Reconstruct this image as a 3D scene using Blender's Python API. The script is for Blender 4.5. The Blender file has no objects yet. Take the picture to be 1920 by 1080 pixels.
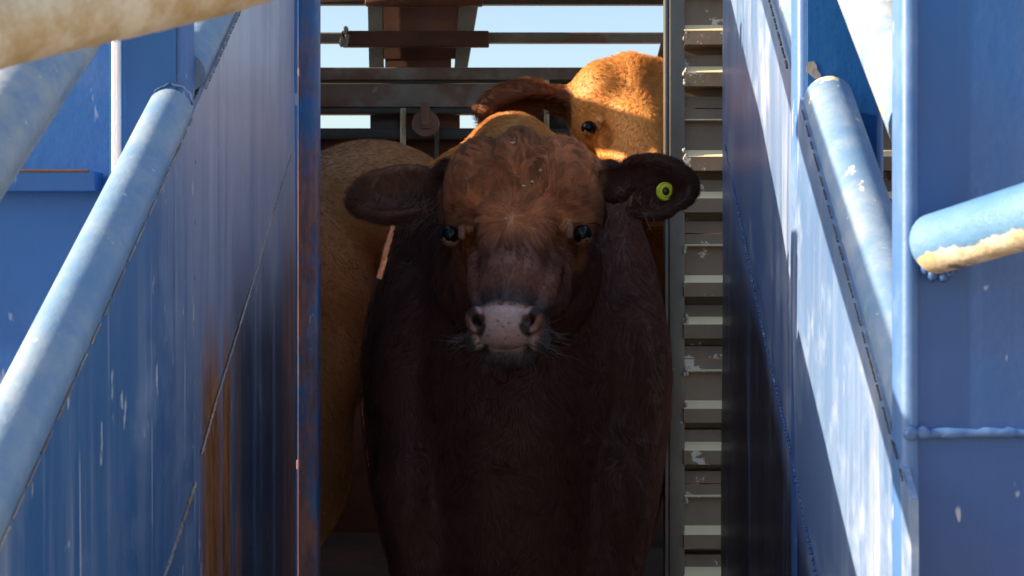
import bpy, bmesh, math, random
import numpy as np
from mathutils import Vector, Matrix, kdtree
random.seed(7); np.random.seed(7)
S = bpy.context.scene
COL = S.collection
# ------------------------------------------------------------------ camera, sky, sun
CZ = 1.75                      # camera height above the yard
FPX = 2800.0                   # focal length in pixels of a 1920 wide picture
cam = bpy.data.cameras.new('camera'); camo = bpy.data.objects.new('camera', cam); COL.objects.link(camo)
camo.location = (0, 0, CZ); camo.rotation_euler = (math.radians(90), 0, 0)
cam.sensor_width = 36; cam.lens = FPX/1920*36; cam.clip_start = 0.05; cam.clip_end = 3000
cam.dof.use_dof = True; cam.dof.focus_distance = 2.72; cam.dof.aperture_fstop = 18
S.camera = camo
SUN = Vector((-.72, -.06, .275)).normalized()     # direction towards the sun
w = bpy.data.worlds.new('World'); S.world = w; w.use_nodes = True
nt = w.node_tree; bg = nt.nodes['Background']
sky = nt.nodes.new('ShaderNodeTexSky'); sky.sky_type = 'NISHITA'; sky.sun_disc = False
sky.sun_elevation = math.asin(SUN.z); sky.sun_rotation = math.atan2(SUN.x, SUN.y)
sky.air_density = 1.0; sky.dust_density = 2.0; sky.ozone_density = 1.0
nt.links.new(sky.outputs[0], bg.inputs[0]); bg.inputs[1].default_value = 0.11
sl = bpy.data.lights.new('sun', 'SUN'); sl.energy = 5; sl.angle = math.radians(.5); sl.color = (1, .80, .56)
so = bpy.data.objects.new('sun', sl); COL.objects.link(so)
so.rotation_euler = SUN.to_track_quat('Z', 'Y').to_euler(); so.location = (-6, 3, 8)
vs = S.view_settings; vs.view_transform = 'Standard'; vs.look = 'None'; vs.gamma = 1; vs.exposure = 1.3
S.cycles.max_bounces = 8; S.cycles.diffuse_bounces = 4; S.cycles.caustics_reflective = False; S.cycles.caustics_refractive = False

def P(px, py, d): return Vector(((px-960)/FPX*d, d, CZ-(py-540)/FPX*d))
def PX(px, d): return (px-960)/FPX*d
def PZ(py, d): return CZ-(py-540)/FPX*d

# ------------------------------------------------------------------ object helpers
def empty(name, loc, label, cat, group=None):
    o = bpy.data.objects.new(name, None); COL.objects.link(o); o.location = loc
    o.empty_display_size = .1
    o['label'] = label; o['category'] = cat
    if group: o['group'] = group
    return o
def wloc(o):
    v = Vector((0, 0, 0))
    while o: v = v+o.location; o = o.parent
    return v
def link(name, me, mat, parent=None, smooth=False):
    o = bpy.data.objects.new(name, me); COL.objects.link(o)
    if parent is not None:
        off = wloc(parent); me.transform(Matrix.Translation(-off)); o.parent = parent
    if mat: me.materials.append(mat)
    if smooth:
        me.polygons.foreach_set('use_smooth', [True]*len(me.polygons))
    return o
class MB:
    """collects shapes into one mesh"""
    def __init__(s): s.bm = bmesh.new()
    def box(s, a, b, bev=0, seg=2):
        a = Vector(a); b = Vector(b)
        r = bmesh.ops.create_cube(s.bm, size=1)
        for v in r['verts']:
            v.co = Vector(((a[i]+b[i])/2+v.co[i]*abs(b[i]-a[i]) for i in range(3)))
        if bev:
            es = {e for v in r['verts'] for e in v.link_edges}
            bmesh.ops.bevel(s.bm, geom=list(es), offset=bev, segments=seg, affect='EDGES', profile=.5)
        return s
    def tube(s, pts, r, n=24, caps=True, rough=0, dome=False):
        pts = [Vector(p) for p in pts]; rs = r if isinstance(r, (list, tuple)) else [r]*len(pts)
        rings = []
        t0 = (pts[1]-pts[0]).normalized()
        up = Vector((0, 0, 1)) if abs(t0.z) < .9 else Vector((1, 0, 0))
        for i, p in enumerate(pts):
            t = (pts[min(i+1, len(pts)-1)]-pts[max(i-1, 0)]).normalized()
            x = t.cross(up).normalized(); y = x.cross(t).normalized()
            ring = []
            for k in range(n):
                a = 2*math.pi*k/n
                rr = rs[i]+(random.uniform(-rough, rough) if rough else 0)
                ring.append(s.bm.verts.new(p+(x*math.cos(a)+y*math.sin(a))*rr))
            rings.append(ring)
        for i in range(len(rings)-1):
            for k in range(n):
                s.bm.faces.new((rings[i][k], rings[i][(k+1) % n], rings[i+1][(k+1) % n], rings[i+1][k]))
        if caps:
            s.bm.faces.new(rings[0][::-1]); s.bm.faces.new(rings[-1])
        return s
    def poly(s, front, thick):
        """closed outline extruded along a vector"""
        a = [s.bm.verts.new(p) for p in front]; b = [s.bm.verts.new(Vector(p)+Vector(thick)) for p in front]
        n = len(a); s.bm.faces.new(a); s.bm.faces.new(b[::-1])
        for i in range(n): s.bm.faces.new((a[i], b[i], b[(i+1) % n], a[(i+1) % n]))
        return s
    def profile_x(s, prof, x0, x1, nx=1, wob=0):
        """open profile of (y,z) points swept along x"""
        rows = []
        for i in range(nx+1):
            x = x0+(x1-x0)*i/nx
            rows.append([s.bm.verts.new((x, y+(wob*math.sin(x*9+z*5) if wob else 0), z)) for y, z in prof])
        for i in range(nx):
            for k in range(len(prof)-1):
                s.bm.faces.new((rows[i][k], rows[i+1][k], rows[i+1][k+1], rows[i][k+1]))
        return s
    def blob(s, c, r, sub=2, jit=.25):
        q = bmesh.ops.create_icosphere(s.bm, subdivisions=sub, radius=1)
        for v in q['verts']:
            v.co = Vector(c)+Vector((v.co[i]*r[i] for i in range(3)))*(1+random.uniform(-jit, jit))
        return s
    def build(s, name, mat, parent=None, smooth=False, auto=None):
        bmesh.ops.recalc_face_normals(s.bm, faces=s.bm.faces)
        if auto:
            for e in s.bm.edges:
                if len(e.link_faces) == 2 and e.calc_face_angle(0) > math.radians(auto): e.smooth = False
            smooth = True
        me = bpy.data.meshes.new(name); s.bm.to_mesh(me); s.bm.free()
        return link(name, me, mat, parent, smooth)

# ------------------------------------------------------------------ materials
class NT:
    def __init__(s, name):
        s.m = bpy.data.materials.new(name); s.m.use_nodes = True; s.t = s.m.node_tree
        s.b = s.t.nodes['Principled BSDF']; s.pos = s.t.nodes.new('ShaderNodeNewGeometry').outputs['Position']
    def n(s, typ, ins={}, **kw):
        x = s.t.nodes.new('ShaderNode'+typ)
        for k, v in kw.items(): setattr(x, k, v)
        for k, v in ins.items(): s.set(x.inputs[k], v)
        return x
    def set(s, inp, v):
        if hasattr(v, 'is_linked') or isinstance(v, bpy.types.NodeSocket): s.t.links.new(v, inp)
        else: inp.default_value = v
    def noise(s, scale, detail=4, rough=.55, stretch=(1, 1, 1), off=(0, 0, 0), lo=None, hi=None, dist=0):
        mp = s.n('Mapping', {'Vector': s.pos, 'Scale': stretch, 'Location': off})
        o = s.n('TexNoise', {'Vector': mp.outputs[0], 'Scale': scale, 'Detail': detail, 'Roughness': rough, 'Distortion': dist}).outputs[0]
        return s.ramp(o, lo, hi) if lo is not None else o
    def ramp(s, v, lo, hi, a=0., b=1.):
        return s.n('MapRange', {'Value': v, 'From Min': lo, 'From Max': hi, 'To Min': a, 'To Max': b}, interpolation_type='SMOOTHSTEP').outputs[0]
    def math(s, op, a, b=0., clamp=False):
        return s.n('Math', {0: a, 1: b}, operation=op, use_clamp=clamp).outputs[0]
    def mul(s, *a):
        r = a[0]
        for x in a[1:]: r = s.math('MULTIPLY', r, x)
        return r
    def mix(s, f, a, b):
        x = s.n('Mix', data_type='RGBA')
        s.set(x.inputs[0], f)
        for i, v in ((6, a), (7, b)):
            s.set(x.inputs[i], v if not isinstance(v, tuple) else (*v, 1) if len(v) == 3 else v)
        return x.outputs[2]
    def xyz(s):
        return s.n('SeparateXYZ', {0: s.pos}).outputs
    def bump(s, h, strength=.3, dist=.002, prev=None):
        x = s.n('Bump', {'Height': h, 'Strength': strength, 'Distance': dist})
        if prev is not None: s.set(x.inputs['Normal'], prev)
        return x.outputs[0]
    def fin(s, col, rough=.5, nrm=None, metal=0., spec=.5):
        s.set(s.b.inputs['Base Color'], col if not isinstance(col, tuple) else (*col, 1))
        s.set(s.b.inputs['Roughness'], rough); s.set(s.b.inputs['Metallic'], metal); s.set(s.b.inputs['Specular IOR Level'], spec)
        if nrm is not None: s.set(s.b.inputs['Normal'], nrm)
        return s.m

def mat_paint(name, base, dark, chalk, streak=.5, chips=.6, rust=0., rust_fn=None, rough=.42, chalk_amt=.5, off=0., pale=False):
    k = NT(name)
    big = k.noise(3.0, 3, off=(off, off, 0), lo=.35, hi=.68)
    c = k.mix(big, base, dark)
    st = k.noise(16, 6, .7, (1, 1, .045), (off, 0, 0), lo=.42, hi=.74)        # long rubbed streaks
    st2 = k.noise(60, 5, .75, (1, 1, .03), (off, 3, 0), lo=.5, hi=.8)
    pat = k.noise(2.2, 3, off=(off, 5, 1), lo=.3, hi=.7)
    c = k.mix(k.mul(k.math('MAXIMUM', st, k.mul(st2, .8)), pat, streak), c, chalk)
    blot = k.noise(7, 6, .65, off=(0, off, 2), lo=.5, hi=.75)
    c = k.mix(k.mul(blot, chalk_amt), c, chalk)
    if pale:       # the upper far part turns pale lavender, with fine streaks over it
        x, y, z = k.xyz()[0], k.xyz()[1], k.xyz()[2]
        edge = k.math('ADD', k.math('SUBTRACT', z, CZ), k.mul(k.math('SUBTRACT', k.noise(4, 5, .7, (1, 1, .3)), .5), .7))
        pm = k.mul(k.ramp(edge, -.34, .26), k.ramp(y, 1.45, 2.0), k.ramp(k.noise(22, 6, .75, (1, 1, .04)), .25, .6, .55, 1.))
        c = k.mix(k.mul(pm, .95), c, (.56, .51, .58))
        line = k.noise(85, 2, .5, (1, 1, .02), (7, 1, 0), lo=.63, hi=.72)
        c = k.mix(k.mul(line, k.noise(6, 3, lo=.40, hi=.58), .75), c, (.62, .64, .70))
        dl = k.noise(70, 3, .6, (1, 1, .03), (3, 8, 0), lo=.60, hi=.72); c = k.mix(k.mul(dl, k.noise(5, 3, off=(9, 0, 0), lo=.4, hi=.6), .6), c, (.05, .06, .12))
        gs = k.noise(24, 6, .8, (1, 1, .5), (5, 0, 3), lo=.60, hi=.66); c = k.mix(k.mul(gs, k.noise(3, 2, off=(2, 2, 2), lo=.45, hi=.6), .5), c, (.50, .52, .58))
    sc = k.noise(38, 3, .6, (1, 1, .35), (4, off, 0), lo=.665, hi=.70)                # pale nicks
    c = k.mix(k.mul(sc, chips), c, (.62, .64, .68))
    rr = k.math('ADD', rough, k.mul(k.math('SUBTRACT', blot, .4), .2))
    if rust_fn: 
        m, m2 = rust_fn(k)
        fine = k.noise(45, 6, .75, (1, 1, .25), (1, 2, off))
        rc = k.mix(k.ramp(fine, .35, .65), (.42, .150, .040), (.15, .055, .020))
        c = k.mix(m2, c, (.025, .018, .018)); c = k.mix(m, c, rc)
        rr = k.math('ADD', rr, k.mul(m, .3))
    h = k.noise(28, 5, .6); h2 = k.noise(140, 2)
    nb = k.bump(h2, .12, .0015, k.bump(h, .25, .003))
    return k.fin(c, rr, nb)

BLUE = (.030, .150, .37); BLUED = (.022, .105, .28); CHALK = (.30, .40, .60)
def rust_left(k):
    x, y, z = k.xyz()[0], k.xyz()[1], k.xyz()[2]
    zr = k.math('SUBTRACT', z, CZ)
    far = k.ramp(y, 1.86, 2.02); low = k.ramp(zr, .02, -.16)
    ns = k.noise(20, 6, .72, (1, 1, .04), (0, 2, 0), lo=.36, hi=.48)
    band = k.mul(k.ramp(y, 1.83, 1.90), k.ramp(y, 2.16, 2.05))
    band2 = k.mul(k.ramp(y, 2.44, 2.56), k.ramp(zr, .25, -.05), .6)
    m = k.math('MAXIMUM', k.mul(band, low, ns), k.mul(band2, ns))
    ns2 = k.noise(9, 6, .7, (1, 1, .06), (2, 0, 0), lo=.25, hi=.55)
    m2 = k.mul(k.ramp(y, 2.0, 2.14), k.ramp(zr, .12, -.12), ns2, .8)
    return m, m2
def rust_right(k):
    x, y, z = k.xyz()[0], k.xyz()[1], k.xyz()[2]
    zr = k.math('SUBTRACT', z, CZ)
    lim = k.math('SUBTRACT', zr, k.mul(k.math('SUBTRACT', y, 1.68), .43))     # below the dotted seam
    ns = k.noise(9, 6, .7, (1, 1, .08), (2, 0, 0), lo=.2, hi=.5)
    m2 = k.mul(k.ramp(lim, -.33, -.42), k.ramp(zr, .22, -.1), ns, .92)
    sp = k.noise(26, 5, .7, (1, 1, .6), lo=.66, hi=.7)
    return k.mul(sp, m2, .5), m2
def rust_post(k):
    z = k.xyz()[2]
    a = k.noise(7, 6, .7, (1, 1, .5), (0, 7, 0), lo=.42, hi=.56)
    low = k.ramp(z, CZ+.5, CZ+.1)
    d = k.noise(5, 4, .6, (1, 1, .2), lo=.4, hi=.6)
    return k.mul(a, k.math('ADD', k.mul(low, .35), .42)), k.mul(d, k.ramp(z, CZ+.1, CZ-.3), .7)
M = {}
M['left'] = mat_paint('worn_blue_paint', (.085, .205, .41), (.055, .155, .35), (.44, .47, .56), .9, .9, rust_fn=rust_left, rough=.42, chalk_amt=.4, pale=True)
M['right'] = mat_paint('rubbed_blue_paint', (.14, .24, .45), (.10, .19, .39), (.60, .64, .74), .8, .2, rust_fn=rust_right, rough=.40, chalk_amt=.5, off=3)
M['post'] = mat_paint('rusty_blue_paint', BLUE, BLUED, CHALK, .5, .8, rust_fn=rust_post, rough=.5, chalk_amt=.4, off=5)
M['blue'] = mat_paint('deep_blue_paint', (.010, .105, .34), (.010, .085, .29), CHALK, .08, .25, rough=.45, chalk_amt=.05, off=9)
M['plate'] = mat_paint('mid_blue_paint', (.018, .105, .35), (.036, .085, .25), CHALK, .10, .7, rough=.42, chalk_amt=.05, off=12)
M['edge'] = mat_paint('pale_blue_paint', (.065, .165, .40), (.05, .13, .35), CHALK, .4, .5, rough=.55, chalk_amt=.3, off=15)
def mat_tube(name, base, wear, lo, hi, patch=(.72, .62, .40), plo=.66, off=0., rough=.45):
    k = NT(name)
    a = k.noise(9, 6, .7, off=(off, 0, 0), lo=lo, hi=hi)
    c = k.mix(a, base, wear)
    p = k.noise(12, 5, .65, off=(0, off, 0), lo=plo, hi=plo+.03)
    c = k.mix(p, c, patch)
    sc = k.noise(70, 3, .6, off=(off, 1, 0), lo=.7, hi=.73)
    c = k.mix(k.mul(sc, .6), c, (.75, .75, .72))
    nb = k.bump(k.noise(90, 4, .7), .35, .002, k.bump(k.noise(22, 4), .25, .003))
    return k.fin(c, rough, nb)
M['rail_l'] = mat_tube('faded_rail_paint', (.15, .27, .45), (.32, .39, .47), .35, .7, (.62, .60, .52), .70)
M['rail_r'] = mat_tube('peeling_rail_paint', (.12, .23, .42), (.27, .35, .47), .35, .7, (.78, .70, .48), .625, off=4)
M['rail_u'] = mat_tube('weathered_rail_paint', (.15, .26, .42), (.40, .42, .42), .35, .65, (.70, .58, .30), .62, off=8)
def mat_worn(name, rust, side, thr):
    """bare worn tube: side gives the world direction that is worn through"""
    k = NT(name)
    nrm = k.t.nodes.new('ShaderNodeNewGeometry').outputs['Normal']
    dt = k.n('VectorMath', {0: nrm, 1: side}, operation='DOT_PRODUCT').outputs['Value']
    nz = k.noise(26, 6, .72); nz2 = k.noise(8, 4)
    v = k.math('ADD', dt, k.math('ADD', k.mul(k.math('SUBTRACT', nz, .5), .9), k.mul(k.math('SUBTRACT', nz2, .5), .8)))
    c = k.mix(k.noise(5, 4, lo=.3, hi=.7), (.045, .155, .38), (.12, .25, .42))
    worn = k.mix(k.noise(30, 5, .7, lo=.35, hi=.7), (.80, .74, .60), (.55, .42, .22))
    c = k.mix(k.ramp(v, thr, thr+.10), c, worn)
    c = k.mix(k.mul(k.noise(11, 6, .7, off=(1, 1, 4), lo=.5, hi=.7), rust), c, (.36, .21, .06))
    c = k.mix(k.ramp(v, .98, 1.12), c, (.08, .045, .025))
    nb = k.bump(k.noise(60, 5, .75), .5, .004, k.bump(nz2, .3, .004))
    return k.fin(c, .55, nb)
M['worn_l'] = mat_worn('worn_galvanised_rail', .85, (.1, -.55, -.83), .05)
M['worn_r'] = mat_worn('worn_gate_tube', .12, (.05, -.42, -.9), .53)
def mat_metal(name, base, dirt, rust=.3, rough=.5, off=0., spots=.5, metal=.0, bumpd=.002, spot=(24, .66)):
    k = NT(name)
    c = k.mix(k.noise(5, 5, .6, off=(off, 0, 0), lo=.3, hi=.7), base, dirt)
    r = k.noise(3.2, 5, .65, (1, 1, 1), (off, 3, 1), lo=.5, hi=.62)
    c = k.mix(k.mul(r, rust), c, (.16, .055, .03))
    s = k.noise(spot[0], 6, .72, off=(0, off, 0), lo=spot[1], hi=spot[1]+.03)
    c = k.mix(k.mul(s, spots), c, (.55, .54, .50))
    nb = k.bump(k.noise(50, 5, .7), .3, bumpd)
    return k.fin(c, rough, nb, metal)
M['steel'] = mat_metal('grey_steel', (.115, .12, .11), (.075, .08, .075), .25, .45)
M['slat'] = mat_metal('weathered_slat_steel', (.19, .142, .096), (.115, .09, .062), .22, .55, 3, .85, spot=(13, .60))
M['ledge_lit'] = mat_metal('sunlit_cream_ledge', (.95, .78, .48), (.85, .68, .40), .05, .7, 5, .1)  # sunlit cream of the ledge tops is put into the base colour
M['rust'] = mat_metal('rusted_steel', (.15, .055, .030), (.07, .030, .020), .5, .65, 7, .1)
M['bar'] = mat_metal('grey_bar_steel', (.27, .27, .265), (.17, .155, .145), .6, .5, 8, .3)
M['darkbar'] = mat_metal('dark_bar_steel', (.055, .06, .065), (.04, .04, .042), .3, .5, 9, .1)
M['pulley'] = mat_metal('rosy_rust_paint', (.26, .15, .12), (.20, .11, .085), .3, .6, 11, .1)
M['galv'] = mat_metal('galvanised_rod', (.62, .56, .40), (.42, .36, .24), .2, .4, 12, .3)
M['white'] = mat_metal('gap_light_white', (.88, .86, .90), (.80, .79, .86), 0, .5, 13, 0)
M['bead'] = mat_metal('weld_bead', (.36, .36, .36), (.26, .22, .17), .3, .5, 14, .5, bumpd=.004)
M['beadl'] = mat_metal('pale_weld_bead', (.50, .42, .32), (.32, .28, .26), .6, .6, 15, .5, bumpd=.004)
M['deck'] = mat_metal('dirty_deck', (.06, .05, .042), (.04, .034, .03), .4, .8, 16, .1)
def mat_ground():
    k = NT('dry_yard_dirt')
    c = k.mix(k.noise(.8, 6, .6, lo=.3, hi=.7), (.46, .36, .25), (.38, .29, .20))
    c = k.mix(k.noise(30, 4, .7, lo=.5, hi=.7), c, (.33, .27, .2))
    return k.fin(c, .9, k.bump(k.noise(40, 5, .7), .5, .02))
M['ground'] = mat_ground()

# ------------------------------------------------------------------ ground
me = bpy.data.meshes.new('ground'); R = 900
me.from_pydata([(-R, -R, 0), (R, -R, 0), (R, R, 0), (-R, R, 0)], [], [(0, 1, 2, 3)])
g = link('ground', me, M['ground']); g['kind'] = 'structure'

# ------------------------------------------------------------------ loading ramp
SL = .59
def zl(d): return CZ+.209+SL*(d-1.80)            # weld line of the left rail
def zr(d): return CZ+.147+SL*(d-1.713)           # weld line of the right rail
XL = -.385
DECKZ = .82
def xr(d): return .2367+.066*d
def floor_z(d): return max(.02, .80+.5*(d-3.3))
def wall_sheet(name, d0, d1, xf, zf, side, mat, parent, amp, seed, thick=.006):
    """sheet standing along the ramp, slightly buckled; the inner face looks at -side"""
    bm = bmesh.new(); nd, nz = int((d1-d0)/.02), 60
    rnd = random.Random(seed); ph = [rnd.uniform(0, 6.28) for _ in range(6)]
    def wob(d, t):
        z = t*1.6
        return amp*(.5*math.sin(4.2*d+2.1*z+ph[0])+.35*math.sin(7.9*d-3.7*z+ph[1])+.25*math.sin(2.5*d+8.3*z+ph[2])+.12*math.sin(17*d+5*z+ph[3]))*min(1, 6*t*(1.05-t)+.15)
    for layer in (0, 1):
        g = []
        for i in range(nd+1):
            d = d0+(d1-d0)*i/nd; zt = zf(d); zb = min(floor_z(d)-.05, zt-.3); row = []
            for j in range(nz+1):
                t = j/nz; z = zt+(zb-zt)*t
                row.append(bm.verts.new((xf(d)+side*(layer*thick+0)+wob(d, t), d, z)))
            g.append(row)
        for i in range(nd):
            for j in range(nz):
                bm.faces.new((g[i][j], g[i+1][j], g[i+1][j+1], g[i][j+1]))
        if layer: 
            for (p, q) in zip(edge, [g[i][0] for i in range(nd+1)]): pass
            q = [r[0] for r in g]
            for i in range(nd): bm.faces.new((edge[i], edge[i+1], q[i+1], q[i]))
            q = g[-1]
            for j in range(nz): bm.faces.new((fe[j], fe[j+1], q[j+1], q[j]))
            q = g[0]
            for j in range(nz): bm.faces.new((ne[j], ne[j+1], q[j+1], q[j]))
        edge = [r[0] for r in g]; fe = g[-1]; ne = g[0]
    b = MB(); b.bm.free(); b.bm = bm
    return b.build(name, mat, parent, smooth=False, auto=35)
def bead(pts, r, dash, gap, mb, jit=.35):
    """weld stitches along a polyline"""
    for a, b in zip(pts[:-1], pts[1:]):
        a = Vector(a); b = Vector(b); L = (b-a).length; t = 0
        while t < L:
            l = min(dash*random.uniform(.6, 1.4), L-t)
            if l > r:
                n = max(2, int(l/(r*1.5)))
                mb.tube([a.lerp(b, (t+l*i/n)/L)+Vector((random.uniform(-r, r)*.3, 0, random.uniform(-r, r)*.3)) for i in range(n+1)],
                        [r*random.uniform(1-jit, 1+jit) for _ in range(n+1)], 7)
            t += l+gap*random.uniform(.5, 1.5)

ramp = empty('loading_ramp', (0, 2.3, 0), 'sloping cleated ramp floor rising from the yard to the truck deck', 'ramp')
mb = MB(); mb.poly([(-.372, 1.70, floor_z(1.70)), (.345, 1.70, floor_z(1.70)), (.42, 3.28, floor_z(3.28)), (-.372, 3.28, floor_z(3.28))], (0, 0, -.03)); mb.build('floor', M['deck'], ramp)
mb = MB()
for i in range(7):
    d = 1.85+.2*i; mb.box((-.36, d, floor_z(d)+.001), (.33, d+.03, floor_z(d)+.035))
mb.build('cleats', M['rust'], ramp)

# --- left side
LW = empty('ramp_side_wall', (-.4, 1.8, 0), 'left blue steel side wall of the loading ramp with faded sloping rails, scratched and rust streaked', 'ramp wall')
wall_sheet('sheet', .80, 2.655, lambda d: XL, lambda d: zl(d), -1, M['left'], LW, .0025, 3)
def rail(name, d0, d1, r, xf, zf, mat, parent, n=26, capround=True):
    mb = MB(); N = int((d1-d0)/.03)+2
    pts = [Vector((xf(d0+(d1-d0)*i/N), d0+(d1-d0)*i/N, zf(d0+(d1-d0)*i/N))) for i in range(N+1)]
    rs = [r]*(N+1)
    if capround:
        t = (pts[-1]-pts[-2]).normalized()
        pts += [pts[-1]+t*r*.14, pts[-1]+t*r*.26, pts[-1]+t*r*.30]; rs += [r*.96, r*.82, r*.55]
    mb.tube(pts, rs, n); return mb.build(name, mat, parent, auto=50)
LR = .0265
rail('lower_rail', .70, 1.785, LR, lambda d: XL-.0235, lambda d: zl(d)+.013, M['rail_l'], LW)
rail('lower_rail', 1.862, 2.655, LR, lambda d: XL-.0235, lambda d: zl(d)+.024, M['rail_l'], LW, capround=False)
UR = .032
rail('upper_rail', .70, 1.795, UR, lambda d: XL-.011, lambda d: zl(d)+.268+UR, M['rail_u'], LW)
rail('upper_rail', 1.862, 2.655, UR, lambda d: XL-.011, lambda d: zl(d)+.268+UR, M['rail_u'], LW, capround=False)
mb = MB(); mb.box((-.485, 1.80, .02), (XL-.009, 1.86, CZ+.362), .008, 4); mb.build('middle_post', M['edge'], LW, auto=40)
mb = MB(); mb.box((-.484, 1.795, .3), (-.404, 1.7985, CZ+.358)); mb.build('post_plate', M['blue'], LW)
mb = MB(); mb.box((-.479, 1.784, .3), (-.4685, 1.794, CZ+.357), .003); mb.build('gap_light_strip', M['white'], LW)  # white bar in place of the bright gap of light beside the post
mb = MB(); mb.box((-1.5, 1.88, .15), (-.487, 1.90, CZ+.372)); mb.build('outer_panel', M['blue'], LW)
mb = MB(); z = PZ(323, 1.86)
mb.poly([(-1.5, 1.835, z), (-1.5, 1.835, z-.004), (-1.5, 1.842, z-.024), (-1.5, 1.879, z-.024), (-1.5, 1.879, z)], (.985, 0, 0)); mb.build('panel_stiffener', M['blue'], LW); mb = MB(); mb.tube([(-1.5, 1.834, z), (-.52, 1.834, z)], .0022, 8, rough=.0006); mb.build('stiffener_lip', M['rust'], LW)
mb = MB(); mb.box((PX(553, 2.66), 2.657, .3), (PX(602, 2.70), 2.70, CZ+.78), .007, 4); mb.build('end_post', M['post'], LW, auto=40)
mb = MB(); mb.tube([(PX(553, 2.65)-.0, 2.652, .35), (PX(553, 2.65), 2.652, PZ(880, 2.65))], .0045, 10); mb.tube([(PX(553, 2.65)-.0, 2.652, PZ(862, 2.65)), (PX(553, 2.65), 2.652, CZ+.62)], .0045, 10); mb.build('end_bead', M['edge'], LW, smooth=True)
mb = MB()  # unseen sheets past the end post, added to shade the front cow
mb.poly([(-.428, 2.67, .35), (-.428, 3.285, .8), (-.428, 3.285, zl(3.285)+.05), (-.428, 2.67, zl(2.67)+.05)], (-.006, 0, 0))
for a, b in ((CZ+.05, CZ+.23),): mb.poly([(-.441, 3.24, a), (-.441, 3.322, a), (-.441, 3.322, b), (-.441, 3.24, b)], (-.006, 0, 0))
for a, b in ((DECKZ, CZ+.075), (CZ+.21, CZ+.45)): mb.poly([(-.440, 3.24, a), (-.440, 3.37, a), (-.440, 3.37, b), (-.440, 3.24, b)], (-.006, 0, 0))  # window left between the pieces for a strip of sun on the neck
mb.build('shade_sheet', M['blue'], LW)
mb = MB()
bead([(XL+.002, d, zl(d)) for d in np.linspace(.85, 1.79, 12)], .0009, .03, .012, mb, .5)
mb.build('rail_weld', M['beadl'], LW, smooth=True)
mb = MB(); bead([(XL+.003, d, zl(d)+.002) for d in np.linspace(1.865, 2.5, 8)], .0012, .02, .006, mb); mb.build('rail_weld', M['bead'], LW, smooth=True)
def on_left(px, py): d = (XL*FPX)/(px-960); return (XL+.0005, d, PZ(py, d))
mb = MB()
bead([on_left(547, 285), on_left(520, 372), on_left(480, 508), on_left(440, 640), on_left(405, 752), on_left(378, 850)], .0015, .03, .0015, mb)
bead([on_left(366, 905), on_left(350, 955), on_left(330, 1015), on_left(300, 1100)], .0024, .02, .001, mb)
mb.build('floor_line_weld', M['beadl'], LW, smooth=True)
mb = MB(); bead([on_left(366, 300), on_left(364, 600), on_left(360, 900)], .0007, .006, .05, mb, .5); mb.build('sheet_seam', M['bead'], LW, smooth=True)
# collar of weld round the rail end
def collar(name, c, ax, r, rr, mat, parent):
    mb = MB(); ax = Vector(ax).normalized(); u = ax.cross(Vector((0, 0, 1))).normalized(); v = u.cross(ax)
    pts = [Vector(c)+(u*math.cos(a)+v*math.sin(a))*r*random.uniform(.97, 1.06) for a in np.linspace(0, 2*math.pi, 40)]
    mb.tube(pts, [rr*random.uniform(.6, 1.4) for _ in pts], 7); return mb.build(name, mat, parent, smooth=True)
collar('end_weld', (XL-.0235, 1.793, zl(1.796)+.013), (0, 1, .0), LR-.0015, .0012, M['rail_l'], LW)

# --- right side
RW = empty('ramp_side_wall', (.38, 1.9, 0), 'right blue steel side wall of the loading ramp catching a strip of sunlight below its peeling rail', 'ramp wall')
DRP = 1.867
wall_sheet('sheet', 1.18, 3.14, xr, zr, 1, M['right'], RW, .006, 11)
RR = .030
rail('lower_rail', 1.27, DRP-.018, RR, lambda d: xr(d)+.033, lambda d: zr(d)+.007, M['rail_r'], RW)
rail('lower_rail', DRP+.06, 3.13, RR, lambda d: xr(d)+.033, lambda d: zr(d)+.007, M['rail_r'], RW, capround=False)
rail('upper_rail', 1.27, DRP-.01, UR+.002, lambda d: xr(d)+.034, lambda d: zr(d)+.222+UR, M['rail_u'], RW)
rail('upper_rail', DRP+.06, 3.13, UR+.002, lambda d: xr(d)+.034, lambda d: zr(d)+.222+UR, M['rail_u'], RW, capround=False)
mb = MB(); mb.box((xr(DRP)-.003, DRP, .3), (.466, DRP+.05, CZ+.72), .008, 4); mb.build('middle_post', M['edge'], RW, auto=40)
mb = MB(); mb.box((xr(DRP)+.009, DRP-.004, .3), (.455, DRP-.0015, CZ+.71)); mb.build('post_plate', M['blue'], RW)
mb = MB(); bead([(xr(d)-.002, d, zr(d)+.001) for d in np.linspace(1.2, 1.84, 10)], .0009, .024, .010, mb)
mb.build('rail_weld', M['darkbar'], RW, smooth=True)
mb = MB(); bead([(xr(d)-.006, d, zr(d)+.001) for d in np.linspace(1.95, 2.6, 10)], .0014, .018, .008, mb); mb.build('rail_weld', M['darkbar'], RW, smooth=True)
def on_right(px, py): d = 663/(px-1145); return (xr(d)-.0045, d, PZ(py, d))
mb = MB(); bead([on_right(1363, 270), on_right(1390, 400), on_right(1417, 530), on_right(1452, 690), on_right(1490, 850), on_right(1512, 960), on_right(1540, 1095)], .0016, .005, .006, mb)
mb.build('stitch_seam', M['edge'], RW, smooth=True)
mb = MB()
c = P(1524, 130, DRP-.005); mb.poly([c+Vector((x*.0095, .0004, z*.0095)) for x, z in ((-.9, .3), (-.5, 1), (.1, 1.1), (.5, .6), (.6, -.1), (1.1, -.7), (.9, -1.3), (.2, -1.2), (-.4, -.6), (-.8, -.3))], (0, .0005, 0)); mb.build('bare_patch', M['bead'], RW)
#collar('end_weld', (xr(1.85)+.033, DRP-.005, zr(1.858)+.007), (0, 1, 0), RR-.001, .0016, M['edge'], RW)

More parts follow.
